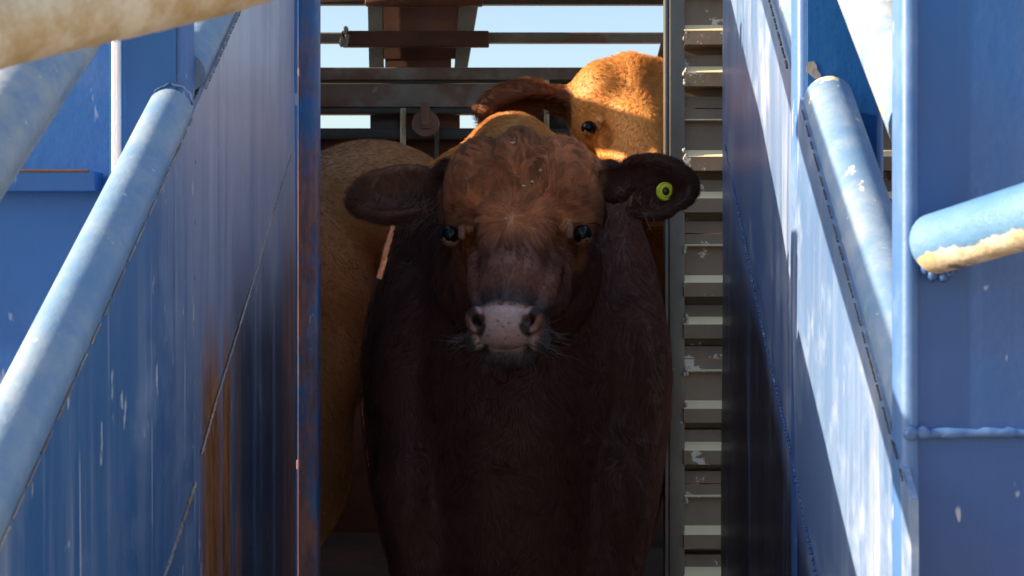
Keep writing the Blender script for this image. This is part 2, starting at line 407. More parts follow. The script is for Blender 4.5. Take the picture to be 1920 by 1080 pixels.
# --- near right gate panel with its tube
GP = empty('ramp_end_gate', (.6, 1.2, 0), 'near right mid blue gate panel with a welded seam and a worn tube across it', 'gate')
dN = 1.216
mb = MB(); mb.box((PX(1693, dN), dN, .02), (PX(1726, dN), dN+.04, CZ+.6), .006, 4); mb.build('corner_post', M['edge'], GP, auto=40)
mb = MB()
z0 = PZ(812, dN)
mb.box((PX(1719, dN), dN+.006, .03), (1.15, dN+.012, z0-.001), 0); mb.build('lower_panel', M['plate'], GP)
mb = MB(); mb.box((PX(1719, dN), dN+.004, z0+.001), (1.15, dN+.010, CZ+.6), 0); mb.build('upper_panel', M['plate'], GP)
mb = MB()
pts = [(x, dN+.002+random.uniform(-.0006, .0006), z0+random.uniform(-.0008, .0008)) for x in np.linspace(PX(1716, dN), 1.15, 130)]
mb.tube(pts, [.0040*random.uniform(.8, 1.25) for _ in pts], 9); mb.build('panel_weld', M['edge'], GP, smooth=True)
mb = MB(); mb.blob((PX(1708, dN), dN-.001, z0), (.006, .004, .006), 2, .2); mb.blob((PX(1730, dN), dN, z0), (.006, .005, .006), 2, .2); mb.build('weld_lump', M['edge'], GP, smooth=True)
A = P(1750, 458, 1.205); B = P(2150, 338, 1.0); t = (B-A).normalized()
mb = MB(); mb.tube([A-t*.0005, A, A+t*.002]+[A.lerp(B, s) for s in np.linspace(.03, 1, 30)], [.021, .0235, .0245]+[.0245]*30, 30)
mb.build('cross_tube', M['worn_r'], GP, auto=60)
mb = MB()
for q in range(7):
    a = 2*math.pi*(q/16+.45); mb.blob(A+Vector((.006+random.uniform(-.003, .003), .002, 0))+Vector((math.cos(a)*.014, 0, math.sin(a)*.026)), (.005, .004, .005), 1, .3)
mb.build('tube_weld', M['plate'], GP, smooth=True)

# --- near left rail
NR = empty('ramp_end_gate', (-.75, .75, 0), 'near top left tube with yellow worn paint crossing the upper corner', 'gate rail')
A = P(-420, 160, .70); B = P(760, -168, .98)
mb = MB(); mb.tube([A.lerp(B, s)+Vector((0, 0, .004*math.sin(7*s))) for s in np.linspace(0, 1, 60)], .0265, 34, rough=.0004); mb.build('tube', M['worn_l'], NR, auto=60)
mb = MB(); mb.tube([(A.x-.0, A.y, 0.0), (A.x, A.y, A.z+.12)], .03, 24); mb.build('post', M['rail_u'], NR, auto=60)

# ------------------------------------------------------------------ the truck crate
TR = empty('livestock_truck', (0, 4.4, 0), 'steel stock crate truck with a slatted grey wall and open doorway', 'truck')
DT = 3.38; DECK = .80; TOP = CZ+.95
def louvres(x0, x1, name):
    # ridged pressings: bright ledge, face, dark underside, recessed face; every third joint is a thin lap
    u = DT/FPX
    bodies = MB(); ledges = MB()
    zs = []
    k = -6
    def prof(y0):     # one group of 235 px
        yb = []
        return [(.022, y0-34), (.020, y0), ('L', y0), (-.004, y0+9), (-.006, y0+37), (.024, y0+44), (.024, y0+52), (.016, y0+78)]
    out = []; led = []
    for gi in range(-3, 7):
        base = 48+235.5*gi
        for s in range(2):
            y0 = base+78*s
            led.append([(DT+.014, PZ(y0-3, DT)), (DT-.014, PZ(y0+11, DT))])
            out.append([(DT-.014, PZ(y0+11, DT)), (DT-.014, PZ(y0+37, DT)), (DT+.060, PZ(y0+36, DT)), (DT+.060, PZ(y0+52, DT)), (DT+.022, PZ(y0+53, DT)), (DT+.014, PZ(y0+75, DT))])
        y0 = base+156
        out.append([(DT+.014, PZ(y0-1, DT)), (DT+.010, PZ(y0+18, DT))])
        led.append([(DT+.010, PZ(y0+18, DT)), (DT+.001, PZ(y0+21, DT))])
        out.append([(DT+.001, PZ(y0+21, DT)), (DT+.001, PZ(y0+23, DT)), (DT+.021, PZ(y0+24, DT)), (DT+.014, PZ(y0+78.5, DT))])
    lo = DECK-.02
    for p in out:
        p = [(y, max(z, lo)) for y, z in p if z < TOP+.02]
        if len(p) > 1 and p[0][1] > lo: bodies.profile_x(p, x0, x1, 12, .0008)
    for p in led:
        if p[1][1] > lo and p[0][1] < TOP: ledges.profile_x(p, x0, x1, 12, .0008)
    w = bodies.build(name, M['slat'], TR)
    ledges.build('ledge', M['ledge_lit'], w)
    return w
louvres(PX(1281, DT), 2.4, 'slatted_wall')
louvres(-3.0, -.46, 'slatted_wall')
for sx, (x0, x1) in enumerate(((PX(1246, DT), PX(1283, DT)), (-.50, -.46))):
    mb = MB()
    mb.box((x0+.010, DT-.010, DECK), (x1, DT+.02, TOP+.3), .003); mb.box((x0, DT-.008, DECK), (x0+.007, DT+.03, TOP+.3), .002)
    mb.box((x0+.006, DT-.002, DECK), (x0+.011, DT+.02, TOP+.3))
    p = mb.build('door_post', M['steel'], TR, auto=40)
    if sx == 0:
        for y in (65, 80, 140, 155, 290, 362, 372, 470, 540, 600, 625, 700, 768, 852, 940, 1008):
            for q in range(3): MB().blob((x1+random.uniform(-.002, .005), DT-.011+random.uniform(0, .004), PZ(y+random.uniform(-9, 9), DT)), (.004, .004, .006), 2, .3).build('weld_spatter', M['bead'], p, smooth=True)
mb = MB(); mb.box((-3, 3.30, DECK-.12), (2.4, 5.8, DECK), .0); mb.build('deck', M['deck'], TR)
mb = MB(); mb.box((-3.02, 3.45, DECK), (-3, 5.88, CZ+1.04)); mb.build('shade_end_wall', M['steel'], TR); mb = MB(); mb.box((-3, 3.9, DECK-.36), (2.4, 4.05, DECK-.122)); mb.box((-3, 4.9, DECK-.36), (2.4, 5.05, DECK-.122)); mb.build('chassis', M['rust'], TR)  # end wall is unseen, added to block low sun from the left
for x in (-1.9, 1.6):
    for d in (3.7, 5.35):
        mb = MB(); mb.tube([(x, d-.14, .44), (x, d-.10, .44), (x, d+.10, .44), (x, d+.14, .44)], [.36, .44, .44, .36], 32); mb.build('wheel', M['darkbar'], TR, auto=40)
mb = MB(); mb.box((-.3, 3.5, CZ+1.30), (2.4, 5.65, CZ+1.32)); mb.box((-3, 4.45, CZ+1.30), (-.302, 5.65, CZ+1.32)); mb.build('shade_roof', M['rust'], TR)  # unseen sheets overhead, added to darken the crate interior
# far side: bars with sky between them
DB = 5.75
def bar(y0, y1, x0, x1, mat, d=DB, th=.04, bev=.006, name='far_rail'):
    mb = MB(); mb.box((PX(x0, d), d, PZ(y1, d)), (PX(x1, d), d+th, PZ(y0, d)), bev); return mb.build(name, mat, TR, auto=40)
bar(-14, 8, 200, 1500, M['darkbar'])
bar(-6, 10, 684, 905, M['rust'], DB-.05)
bar(60, 80, 200, 1500, M['bar'])
b = bar(57, 87, 640, 917, M['rust'], DB-.05)
bar(126, 150, 200, 1500, M['bar'], DB, .08)
bar(157, 201, 200, 1062, M['bar'], DB-.03, .05)
bar(201, 214, 200, 1062, M['darkbar'], DB-.02, .05)
bar(150, 156, 200, 1500, M['darkbar'], DB+.01)
bar(240, 262, 200, 1500, M['darkbar'], DB)
bar(262, 1400, -500, 2100, M['rust'], DB+.05, .02, 0, 'far_sheet')
bar(140, 262, 1008, 1071, M['darkbar'], DB+.04, .02, 0, 'far_upright')
bar(178, 262, 1071, 1500, M['darkbar'], DB+.045, .02, 0, 'far_plate')
bar(212, 262, 694, 745, M['darkbar'], DB+.06, .02, .002, 'far_upright')
bar(212, 262, 745, 862, M['rust'], DB+.07, .02, .002, 'far_upright')
# weld lump and tear hole on the bars
mb = MB(); c = P(645, 70, DB-.05); 
for q in range(7): mb.blob(c+Vector((random.uniform(-.012, .012), 0, random.uniform(-.03, .03))), (.010, .010, .014), 1, .3)
mb.build('weld_lump', M['bead'], TR, smooth=True)
mb = MB(); c = P(703, 168, DB-.035); mb.poly([c+Vector(v) for v in ((-.012, 0, -.012), (.006, 0, -.008), (.014, 0, .012), (-.004, 0, .010))], (0, .004, 0)); mb.build('paint_chip', M['bead'], TR)
# rusty channel that leans down behind the bars
ch = MB(); dC = DB+.10
def q4(pts, th=.012): ch.poly(pts, (0, th, 0))
q4([P(704, -60, dC+.06), P(882, -60, dC+.06), P(866, 110, dC+.06), P(704, 110, dC+.06)]); q4([P(722, 110, dC+.062), P(846, 110, dC+.062), P(844, 240, dC+.062), P(722, 240, dC+.062)])
ch.build('channel_web', M['rust'], TR)
for (a, b, c2, d2) in ((688, 716, 718, 692), (866, 908, 876, 852)):
    ch = MB(); q4([P(a, -60, dC), P(b, -60, dC), P(c2, 126, dC), P(d2, 126, dC)], .05); ch.build('channel_flange', M['darkbar'], TR)
# rods, pulley
mb = MB(); mb.tube([P(756, 203, DB-.08), P(755, 380, DB-.08)], .011, 12); mb.build('rod', M['galv'], TR, smooth=True)
mb = MB(); mb.tube([P(1025, 150, DB-.08), P(1025, 260, DB-.08)], .010, 12); mb.build('rod', M['galv'], TR, smooth=True)
mb = MB(); mb.tube([P(819, 240, DB-.06), P(818, 400, DB-.06)], .008, 12); mb.build('rod', M['steel'], TR, smooth=True)
mb = MB(); c = P(798, 232, DB-.10); prof = [(.020, .050), (.050, .050), (.052, .045), (.038, .040), (.038, .020), (.052, .016), (.050, .0), (.0, .0)]
N = 36
rings = [[mb.bm.verts.new((c.x+r*math.cos(2*math.pi*k/N), c.y+y-.025, c.z+r*math.sin(2*math.pi*k/N))) for k in range(N)] for r, y in [(.002, .05)]+prof[:-1]+[(.002, 0)]]
for a, b in zip(rings[:-1], rings[1:]):
    for k in range(N): mb.bm.faces.new((a[k], a[(k+1) % N], b[(k+1) % N], b[k]))
pul = mb.build('pulley', M['pulley'], TR, auto=30)
mb = MB(); mb.box((c.x-.017, c.y-.040, c.z-.022), (c.x+.017, c.y-.030, c.z+.075), .004); mb.tube([(c.x, c.y-.048, c.z), (c.x, c.y-.035, c.z)], .012, 14); mb.build('strap', M['pulley'], pul, auto=40)
mb = MB(); mb.tube([P(1236, 130, DB-.3), P(1258, 40, DB-.3)], .018, 12); mb.build('brace', M['rust'], TR, smooth=True)
# unseen slotted sheet left of the doorway, added to cast stripes of sun inside
XP = -1.4
mb = MB()
mb.box((XP, 3.46, CZ+.53), (XP+.012, 5.7, CZ+.945)); mb.box((XP, 3.46, CZ+.965), (XP+.012, 5.7, CZ+1.075))
for d in (3.46, 5.66): mb.box((XP-.04, d, DECK), (XP-.001, d+.04, CZ+1.12))
mb.build('shade_partition', M['steel'], TR)
# ------------------------------------------------------------------ cattle: implicit shapes -> one continuous skin, then hair
class Field:
    """signed distance field on a rectilinear grid; shapes are blended in, then meshed"""
    def __init__(s, xs, ys, zs):
        s.g = [np.asarray(a, np.float32) for a in (xs, ys, zs)]
        s.F = np.full([len(a) for a in s.g], 9., np.float32)
    def add(s, fn, lo, hi, k=.03, sub=False):
        m = k+.03; sl = []
        for a, l, h in zip(s.g, lo, hi):
            i0, i1 = np.searchsorted(a, l-m), np.searchsorted(a, h+m)
            if i1 <= i0: return
            sl.append(slice(i0, i1))
        sl = tuple(sl)
        p = [s.g[0][sl[0]][:, None, None], s.g[1][sl[1]][None, :, None], s.g[2][sl[2]][None, None, :]]
        d = fn(*p).astype(np.float32); a = s.F[sl]
        if sub:
            d = -d; h = np.maximum(k-np.abs(a-d), 0)/k; s.F[sl] = np.maximum(a, d)+h*h*k*.25
        else:
            h = np.maximum(k-np.abs(a-d), 0)/k; s.F[sl] = np.minimum(a, d)+h*h*k*.25
    def mesh(s):
        F = s.F; xs, ys, zs = s.g; nx, ny, nz = F.shape
        ins = F < 0
        cnt = np.zeros((nx-1, ny-1, nz-1), np.int8)
        for i in (0, 1):
            for j in (0, 1):
                for k in (0, 1): cnt += ins[i:nx-1+i, j:ny-1+j, k:nz-1+k]
        cells = np.argwhere((cnt > 0) & (cnt < 8))
        idx = np.full(cnt.shape, -1, np.int32); idx[tuple(cells.T)] = np.arange(len(cells))
        acc = np.zeros((len(cells), 3)); n = np.zeros(len(cells))
        cor = [(i, j, k) for i in (0, 1) for j in (0, 1) for k in (0, 1)]
        C = [np.stack([xs[cells[:, 0]+c[0]], ys[cells[:, 1]+c[1]], zs[cells[:, 2]+c[2]]], 1) for c in cor]
        V = [F[cells[:, 0]+c[0], cells[:, 1]+c[1], cells[:, 2]+c[2]] for c in cor]
        for a in range(8):
            for b in range(a+1, 8):
                if sum(abs(x-y) for x, y in zip(cor[a], cor[b])) != 1: continue
                m = (V[a] < 0) != (V[b] < 0)
                t = (V[a]/np.where(m, V[a]-V[b], 1))[:, None]
                acc += np.where(m[:, None], C[a]+(C[b]-C[a])*t, 0); n += m
        verts = acc/n[:, None]
        quads = []
        for ax in range(3):
            sh = [slice(1, -1)]*3; sh[ax] = slice(0, -1)
            sh2 = list(sh); sh2[ax] = slice(1, None)
            A = ins[tuple(sh)]; B = ins[tuple(sh2)]
            e = np.argwhere(A != B); fl = A[tuple(e.T)]
            e = e+np.array([0 if q == ax else 1 for q in range(3)])
            u, v = [(1, 2), (2, 0), (0, 1)][ax]
            def off(du, dv):
                q = e.copy(); q[:, u] -= du; q[:, v] -= dv; return idx[tuple(q.T)]
            q = np.stack([off(1, 1), off(0, 1), off(0, 0), off(1, 0)], 1)
            q[~fl] = q[~fl][:, ::-1]; quads.append(q)
        quads = np.concatenate(quads); quads = quads[(quads >= 0).all(1)]
        return verts, quads

def frame(o, yaw, pitch, roll=0):
    """head axes: x to the picture's right, w out of the face, u from poll to muzzle"""
    y, p, r = map(math.radians, (yaw, pitch, roll))
    w0 = np.array((-math.sin(y), -math.cos(y), 0)); x = np.array((math.cos(y), -math.sin(y), 0)); z = np.array((0, 0, 1.))
    w = w0*math.cos(p)+z*math.sin(p); u = w0*math.sin(p)-z*math.cos(p)
    x2 = x*math.cos(r)+u*math.sin(r); u2 = u*math.cos(r)-x*math.sin(r)
    return np.array(o, float), np.stack([x2, w, u2])       # rows are the axes
def ell(c, r, R=None, O=None):
    c = np.array(c, float); r = np.array(r, float)
    if R is None:
        def fn(x, y, z):
            a, b, e = (x-c[0]), (y-c[1]), (z-c[2])
            k0 = np.sqrt((a/r[0])**2+(b/r[1])**2+(e/r[2])**2); k1 = np.sqrt((a/r[0]**2)**2+(b/r[1]**2)**2+(e/r[2]**2)**2)+1e-6
            return k0*(k0-1)/k1
        return fn, c-r, c+r
    cw = O+c@R; ext = np.sqrt(((R*r[:, None])**2).sum(0))
    def fn(x, y, z):
        X, Y, Z = x-cw[0], y-cw[1], z-cw[2]; k0 = 0; k1 = 0
        for i in range(3):
            l = (X*R[i, 0]+Y*R[i, 1]+Z*R[i, 2]); k0 = k0+(l/r[i])**2; k1 = k1+(l/r[i]**2)**2
        k0 = np.sqrt(k0); return k0*(k0-1)/(np.sqrt(k1)+1e-6)
    return fn, cw-ext, cw+ext
def cone(a, b, ra, rb, R=None, O=None):
    a = np.array(a, float); b = np.array(b, float)
    if R is not None: a = O+a@R; b = O+b@R
    ba = b-a; L2 = ba@ba; rm = max(ra, rb)
    def fn(x, y, z):
        X, Y, Z = x-a[0], y-a[1], z-a[2]
        t = np.clip((X*ba[0]+Y*ba[1]+Z*ba[2])/L2, 0, 1)
        return np.sqrt((X-ba[0]*t)**2+(Y-ba[1]*t)**2+(Z-ba[2]*t)**2)-(ra+(rb-ra)*t)
    return fn, np.minimum(a, b)-rm, np.maximum(a, b)+rm
def rotated(R, ax, deg):
    """head axes turned about one of them (0 x, 1 w, 2 u)"""
    c, s = math.cos(math.radians(deg)), math.sin(math.radians(deg)); Q = np.eye(3); i, j = [(1, 2), (2, 0), (0, 1)][ax]
    Q[i, i] = c; Q[i, j] = s; Q[j, i] = -s; Q[j, j] = c
    return Q@R

EYE = np.array((.130, -.080, .193)); EYER = .0178
FS = .86
def US(v):
    v = np.array(v, float); v[2] = v[2] if v[2] < .2 else .2+(v[2]-.2)*FS; return v
def head(Fd, O, R, k=1., ears=((-1, 0, 0, 1.), (1, 0, 0, 1.)), crest=1.):
    def E(c, r, kk=.04, sub=False, RR=None):
        c = US(c)
        fn, lo, hi = ell(np.array(c)*k, np.array(r)*k, R if RR is None else RR, O); Fd.add(fn, lo, hi, kk*k, sub)
    def K(a, b, ra, rb, kk=.04, sub=False):
        fn, lo, hi = cone(US(a)*k, US(b)*k, ra*k, rb*k, R, O); Fd.add(fn, lo, hi, kk*k, sub)
    for s in (-1, 1): E((s*.052, -.130, .095), (.114, .134, .138*crest), .05)      # skull and forehead
    E((0, -.122, .090), (.120, .135, .142*crest), .05); E((0, -.100, .12), (.10, .104, .13), .05)
    for s in (-1, 1):
        E((s*.088, -.088, .155), (.060, .050, .075), .09)          # brow
        E((s*.102, -.080, .188), (.034, .032, .042), .05)          # orbit
    K((0, -.105, .17), (0, -.078, .40), .100, .068, .06)           # face
    K((0, -.062, .22), (0, -.048, .38), .056, .042, .05)           # nasal bone
    for s in (-1, 1):
        E((s*.064, -.155, .235), (.050, .078, .115), .06)          # cheek
        K((s*.064, -.110, .25), (s*.050, -.082, .38), .044, .034, .07)
        K((s*.046, -.20, .22), (s*.026, -.125, .43), .052, .034, .05)   # jaw
    E((0, -.066, .425), (.081, .062, .056), .04)                   # muzzle
    for s in (-1, 1):
        E((s*.049, -.042, .428), (.031, .028, .036), .03)          # nostril wing
        E((s*.052, -.086, .440), (.032, .040, .036), .04)          # upper lip
    E((0, -.112, .462), (.056, .040, .030), .025)                  # lower lip, chin
    # eyes: lid bulge, almond opening
    for s in (-1, 1):
        c = EYE*(s, 1, 1)
        E(c+np.array((s*-.004, -.003, 0)), (.0225, .0225, .0225), .04)
        RR = rotated(R, 1, s*-24)
        cc = (c+np.array((s*.021, .013, .001)))*k
        cloc = np.linalg.solve(RR.T, (cc@R))                        # same world point in the turned axes
        fn, lo, hi = ell(cloc, np.array((.026, .0250, .0098))*k, RR, O); Fd.add(fn, lo, hi, .006*k, True)
        fn, lo, hi = ell((c-np.array((s*.0025, .0015, 0)))*k, np.array((.0170,)*3)*k, R, O); Fd.add(fn, lo, hi, .002, True)
        K((s*.108, -.030, .222), (s*.086, -.026, .252), .006, .003, .012, True)   # tear crease
        K((s*.100, -.022, .158), (s*.128, -.046, .152), .004, .003, .014, True)   # fold over the eye
    for s in (-1, 1):                                              # nostrils, comma shaped
        K((s*.038, -.010, .453), (s*.053, .0, .436), .0085, .0115, .008, True); K((s*.053, .0, .436), (s*.064, .006, .408), .0115, .006, .008, True)
        K((s*.046, -.02, .438), (s*.040, -.060, .425), .012, .008, .006, True)
        K((s*.064, .000, .418), (s*.056, -.006, .420), .004, .006, .008, True)
    for a, b in (((-.062, -.118, .438), (-.030, -.086, .482)), ((-.030, -.086, .482), (.030, -.086, .482)), ((.030, -.086, .482), (.062, -.118, .438))):
        K(a, b, .004, .004, .006, True)                            # mouth line
    K((0, .005, .462), (0, -.02, .474), .0022, .0022, .008, True)
    for s, lift, twist, ek in ears:                                    # ears: leaf shaped cups
        RR = rotated(rotated(R, 1, -s*lift), 0, twist)
        def loc(v): return np.linalg.solve(RR.T, (np.array(v)*k))
        base = np.array((s*.130, -.145, .040))*k; k_ = k*ek
        bw = base@R
        def T(v): return np.linalg.solve(RR.T, bw)+np.array(v)*k_
        def EE(c, r, kk, sub=False):
            fn, lo, hi = ell(T(c), np.array(r)*k_, RR, O); Fd.add(fn, lo, hi, kk*k, sub)
        def KK(a, b, ra, rb, kk, sub=False):
            fn, lo, hi = cone(T(a), T(b), ra*k, rb*k, RR, O); Fd.add(fn, lo, hi, kk*k, sub)
        KK((-s*.03, .005, .0), (s*.055, .010, .0), .050, .040, .035)
        EE((s*.118, .010, .0), (.088, .034, .062), .02); EE((s*.118, .010, .030), (.062, .026, .040), .02)
        EE((s*.105, .040, .010), (.086, .052, .052), .012, True)
        KK((s*.02, .03, .0), (s*.06, .03, .003), .010, .022, .015, True)
def axis(*segs):
    """grid coordinates with their own spacing: (start, end, step) runs"""
    out = []
    for a, b, h in segs: out += list(np.arange(a, b-h*.3, h))
    return np.array(out+[segs[-1][1]])
def limb(Fd, pts, rs, k=.05):
    for a, b, ra, rb in zip(pts[:-1], pts[1:], rs[:-1], rs[1:]):
        fn, lo, hi = cone(a, b, ra, rb); Fd.add(fn, lo, hi, k)
def EL(Fd, c, r, k=.08):
    fn, lo, hi = ell(c, r); Fd.add(fn, lo, hi, k)

def mesh_obj(name, V, Q, tint, mat, parent):
    me = bpy.data.meshes.new(name)
    me.vertices.add(len(V)); me.vertices.foreach_set('co', V.astype(np.float32).ravel())
    me.loops.add(Q.size); me.loops.foreach_set('vertex_index', Q.astype(np.int32).ravel())
    me.polygons.add(len(Q)); me.polygons.foreach_set('loop_start', np.arange(0, Q.size, 4, dtype=np.int32))
    me.update(calc_edges=True)
    a = me.attributes.new('tint', 'FLOAT_COLOR', 'POINT')
    a.data.foreach_set('color', np.concatenate([tint, np.ones((len(V), 1))], 1).astype(np.float32).ravel())
    return link(name, me, mat, parent, True)
def vnormals(V, Q):
    n = np.cross(V[Q[:, 2]]-V[Q[:, 0]], V[Q[:, 3]]-V[Q[:, 1]]); N = np.zeros_like(V)
    for i in range(4): 
        for c in range(3): N[:, c] += np.bincount(Q[:, i], n[:, c], len(V))
    return N/(np.linalg.norm(N, axis=1, keepdims=True)+1e-12)
def smooth_mesh(V, Q, it=2, lam=.5, keep=None):
    e = np.concatenate([Q[:, [0, 1]], Q[:, [1, 2]], Q[:, [2, 3]], Q[:, [3, 0]]])
    for _ in range(it):
        A = np.zeros_like(V); n = np.bincount(e[:, 0], minlength=len(V)).astype(float)
        for c in range(3): A[:, c] = np.bincount(e[:, 0], V[e[:, 1], c], len(V))
        nv = V+lam*(A/np.maximum(n, 1)[:, None]-V)
        V = nv
    return V
def vnoise(p, f, seed=0):
    """smooth vector noise from summed sines"""
    r = np.random.RandomState(seed); out = np.zeros_like(p)
    for o in range(3):
        for c in range(3):
            for _ in range(3):
                k = r.normal(size=3); k *= f*(1.7**o)/np.linalg.norm(k)
                out[:, c] += np.sin(p@k+r.uniform(0, 6.28))/(1.6**o)/2.2
    return out
def unit(v): return v/(np.linalg.norm(v, axis=-1, keepdims=True)+1e-9)
def smoothstep(a, b, x):
    t = np.clip((x-a)/(b-a), 0, 1); return t*t*(3-2*t)
def fur(name, V, Q, dens, length, flow, tint, mat, parent, total, lift=.35, clump=.35, clump_r=.02, curl=.25, radius=.00022, seg=6, seed=0, jit=.3, keep=None, cvar=.18, lock=None):
    """hair strands rooted on the skin; dens, length, tint, lift are given per vertex"""
    rs = np.random.RandomState(seed); N = vnormals(V, Q)
    A = np.linalg.norm(np.cross(V[Q[:, 2]]-V[Q[:, 0]], V[Q[:, 3]]-V[Q[:, 1]]), axis=1)*.5
    wt = A*dens[Q].mean(1); cdf = np.cumsum(wt); q = np.searchsorted(cdf, rs.uniform(0, cdf[-1], total))
    q = np.minimum(q, len(Q)-1)
    a, b = rs.uniform(size=(2, total)); W = np.stack([(1-a)*(1-b), a*(1-b), a*b, (1-a)*b], 1)[:, :, None]
    qi = Q[q]; root = (V[qi]*W).sum(1); nr = unit((N[qi]*W).sum(1)); Lh = (length[qi]*W[..., 0]).sum(1)
    col = (tint[qi]*W).sum(1); lf = (lift[qi]*W[..., 0]).sum(1) if isinstance(lift, np.ndarray) else lift
    fl = flow(root, nr); fl = unit(fl-nr*(fl*nr).sum(1, keepdims=True)+1e-6)
    fl = unit(fl+vnoise(root, 45, seed+1)*jit+rs.normal(size=root.shape)*.16)
    fl = unit(fl-nr*(fl*nr).sum(1, keepdims=True))
    Lh = Lh*rs.uniform(.65, 1.2, total)
    t = np.linspace(0, 1, seg)[None, :, None]
    lf = np.asarray(lf).reshape(-1, 1, 1) if isinstance(lf, np.ndarray) else lf
    pts = root[:, None]+Lh[:, None, None]*(nr[:, None]*lf*(t-.35*t*t)+fl[:, None]*(t*(1-lf*.35)+.15*lf*t*t))
    # clumps
    nc = max(50, int(wt.sum()/max(dens.max(), 1e-6)/(clump_r**2)))
    ci = rs.choice(total, min(nc, total), replace=False); kd = kdtree.KDTree(len(ci)); rq = lock(root) if lock else root
    for i, c in enumerate(ci): kd.insert(rq[c], i)
    kd.balance()
    near = ci[np.array([kd.find(p)[1] for p in rq])]
    def perv(a): return (a[qi]*W[..., 0]).sum(1)[:, None] if isinstance(a, np.ndarray) else a
    clump = perv(clump); cvar = perv(cvar); curl = perv(curl)
    if isinstance(clump, np.ndarray): clump = clump[:, None]; curl = curl[:, None] if isinstance(curl, np.ndarray) else curl
    off = root[near]-root
    pts = pts+(pts[near]-pts)*(clump*t**1.3)
    side = np.cross(nr, fl); ph = vnoise(root[near], 30, seed+5)[:, :1]*3
    pts = pts+side[:, None]*(np.sin(t*4.2+ph[:, None])*curl*Lh[:, None, None]*t*.5)
    pts = pts+rs.normal(size=(total, 1, 3))*(.08*Lh[:, None, None]*t)
    col = col*(1+rs.normal(size=(total, 1))*.16)*(1+np.clip(rs.normal(size=(total, 1))[near], -1.7, 1.7)*cvar)*(1+vnoise(root, 18, seed+9)[:, :1]*.1)
    hc = bpy.data.hair_curves.new(name); hc.add_curves([seg]*total)
    pts = pts-np.array(wloc(parent))
    hc.attributes['position'].data.foreach_set('vector', pts.astype(np.float32).ravel())
    ra = hc.attributes.get('radius') or hc.attributes.new('radius', 'FLOAT', 'POINT')
    rr = radius*np.array([1, .95, .85, .7, .5, .2])[None, :seg]*rs.uniform(.7, 1.3, (total, 1))
    ra.data.foreach_set('value', rr.astype(np.float32).ravel())
    ca = hc.attributes.new('tint', 'FLOAT_COLOR', 'CURVE')
    ca.data.foreach_set('color', np.concatenate([np.clip(col, .003, .95), np.ones((total, 1))], 1).astype(np.float32).ravel())
    o = bpy.data.objects.new(name, hc); COL.objects.link(o); o.parent = parent; hc.materials.append(mat)
    return o

def mat_skin(name, rough, spec=.4, wet=False):
    k = NT(name); a = k.n('Attribute', attribute_name='tint').outputs['Color']
    n = k.noise(160, 4, .6)
    c = k.mix(k.ramp(n, .3, .7, 0, .25), a, (.03, .012, .008))
    k.fin(c, rough, k.bump(n, .25, .0015, k.bump(k.noise(45, 4), .2, .002)), spec=spec)
    return k.m
M['hide'] = mat_skin('cattle_hide', .6)
def mat_hair(name):
    k = NT(name); a = k.n('Attribute', attribute_name='tint').outputs['Color']
    k.fin(a, .5, spec=.25)
    tr = k.n('BsdfTranslucent', {'Color': a}); mx = k.n('MixShader', {0: .22, 1: k.b.outputs[0], 2: tr.outputs[0]})
    k.t.links.new(mx.outputs[0], k.t.nodes['Material Output'].inputs[0]); return k.m
M['hair'] = mat_hair('cattle_hair')
k = NT('wet_dark_eye'); k.fin((.004, .004, .006), .05, spec=.25); M['eye'] = k.m
k = NT('yellow_tag_plastic'); k.fin(k.mix(k.noise(60, 4, lo=.5, hi=.7), (.66, .70, .04), (.42, .46, .02)), .45); M['tag'] = k.m
k = NT('black_tag_centre'); k.fin((.03, .028, .02), .35); M['tagc'] = k.m

def eyes(O, R, parent, k=1.):
    for s in (-1, 1):
        c = O+((EYE*(s, 1, 1)-np.array((s*.0025, .0015, 0)))*k)@R
        mb = MB(); q = bmesh.ops.create_uvsphere(mb.bm, u_segments=28, v_segments=18, radius=EYER*k)
        for v in q['verts']: v.co += Vector(c)
        mb.build('eye', M['eye'], parent, smooth=True)

# ---------------- the brown one in front
C1 = empty('cow', (0, 3.6, .80), 'dark brown cow in the doorway facing the camera, pink nose, yellow tag in its ear', 'cow')
O1, R1 = frame((.010, 2.86, PZ(236, 2.86)), 9, 28, 0)
F = Field(axis((-.5, -.30, .008), (-.30, .38, .0042), (.38, .56, .008)), axis((2.48, 2.66, .0034), (2.66, 3.02, .0042), (3.02, 3.3, .009), (3.3, 4.9, .025)),
          axis((.78, CZ-.30, .014), (CZ-.30, CZ-.19, .008), (CZ-.19, CZ-.02, .0034), (CZ-.02, CZ+.35, .0042), (CZ+.35, CZ+.56, .009)))
z = CZ
# trunk
EL(F, (.010, 3.42, z-.26), (.384, .385, .66)); EL(F, (.03, 4.05, z-.17), (.33, .62, .44), .15); EL(F, (.05, 4.5, z-.12), (.28, .30, .36), .15)
limb(F, [(.02, 2.98, z+.08), (.01, 3.14, z+.03), (.01, 3.38, z-.02)], [.15, .215, .285], .10)
EL(F, (.0, 3.47, z+.224), (.165, .34, .205), .10)
EL(F, (.005, 3.25, z-.30), (.315, .205, .54), .12)
for s in (-1, 1):
    EL(F, (.014+s*.222, 3.30, z-.27), (.142, .17, .38), .14)
    EL(F, (.005+s*.215, 3.24, z-.44), (.125, .13, .22), .12)
    limb(F, [(.01+s*.205, 3.28, z-.42), (.01+s*.20, 3.24, z-.62), (.01+s*.185, 3.24, z-.74), (s*.172, 3.26, z-.86), (s*.172, 3.23, z-.93)], [.125, .105, .072, .045, .055], .08)
    limb(F, [(.05+s*.19, 4.55, z-.25), (.05+s*.18, 4.62, z-.52), (.05+s*.17, 4.78, z-.58), (.05+s*.17, 4.74, z-.87), (.05+s*.17, 4.70, z-.93)], [.19, .11, .065, .045, .055], .07)
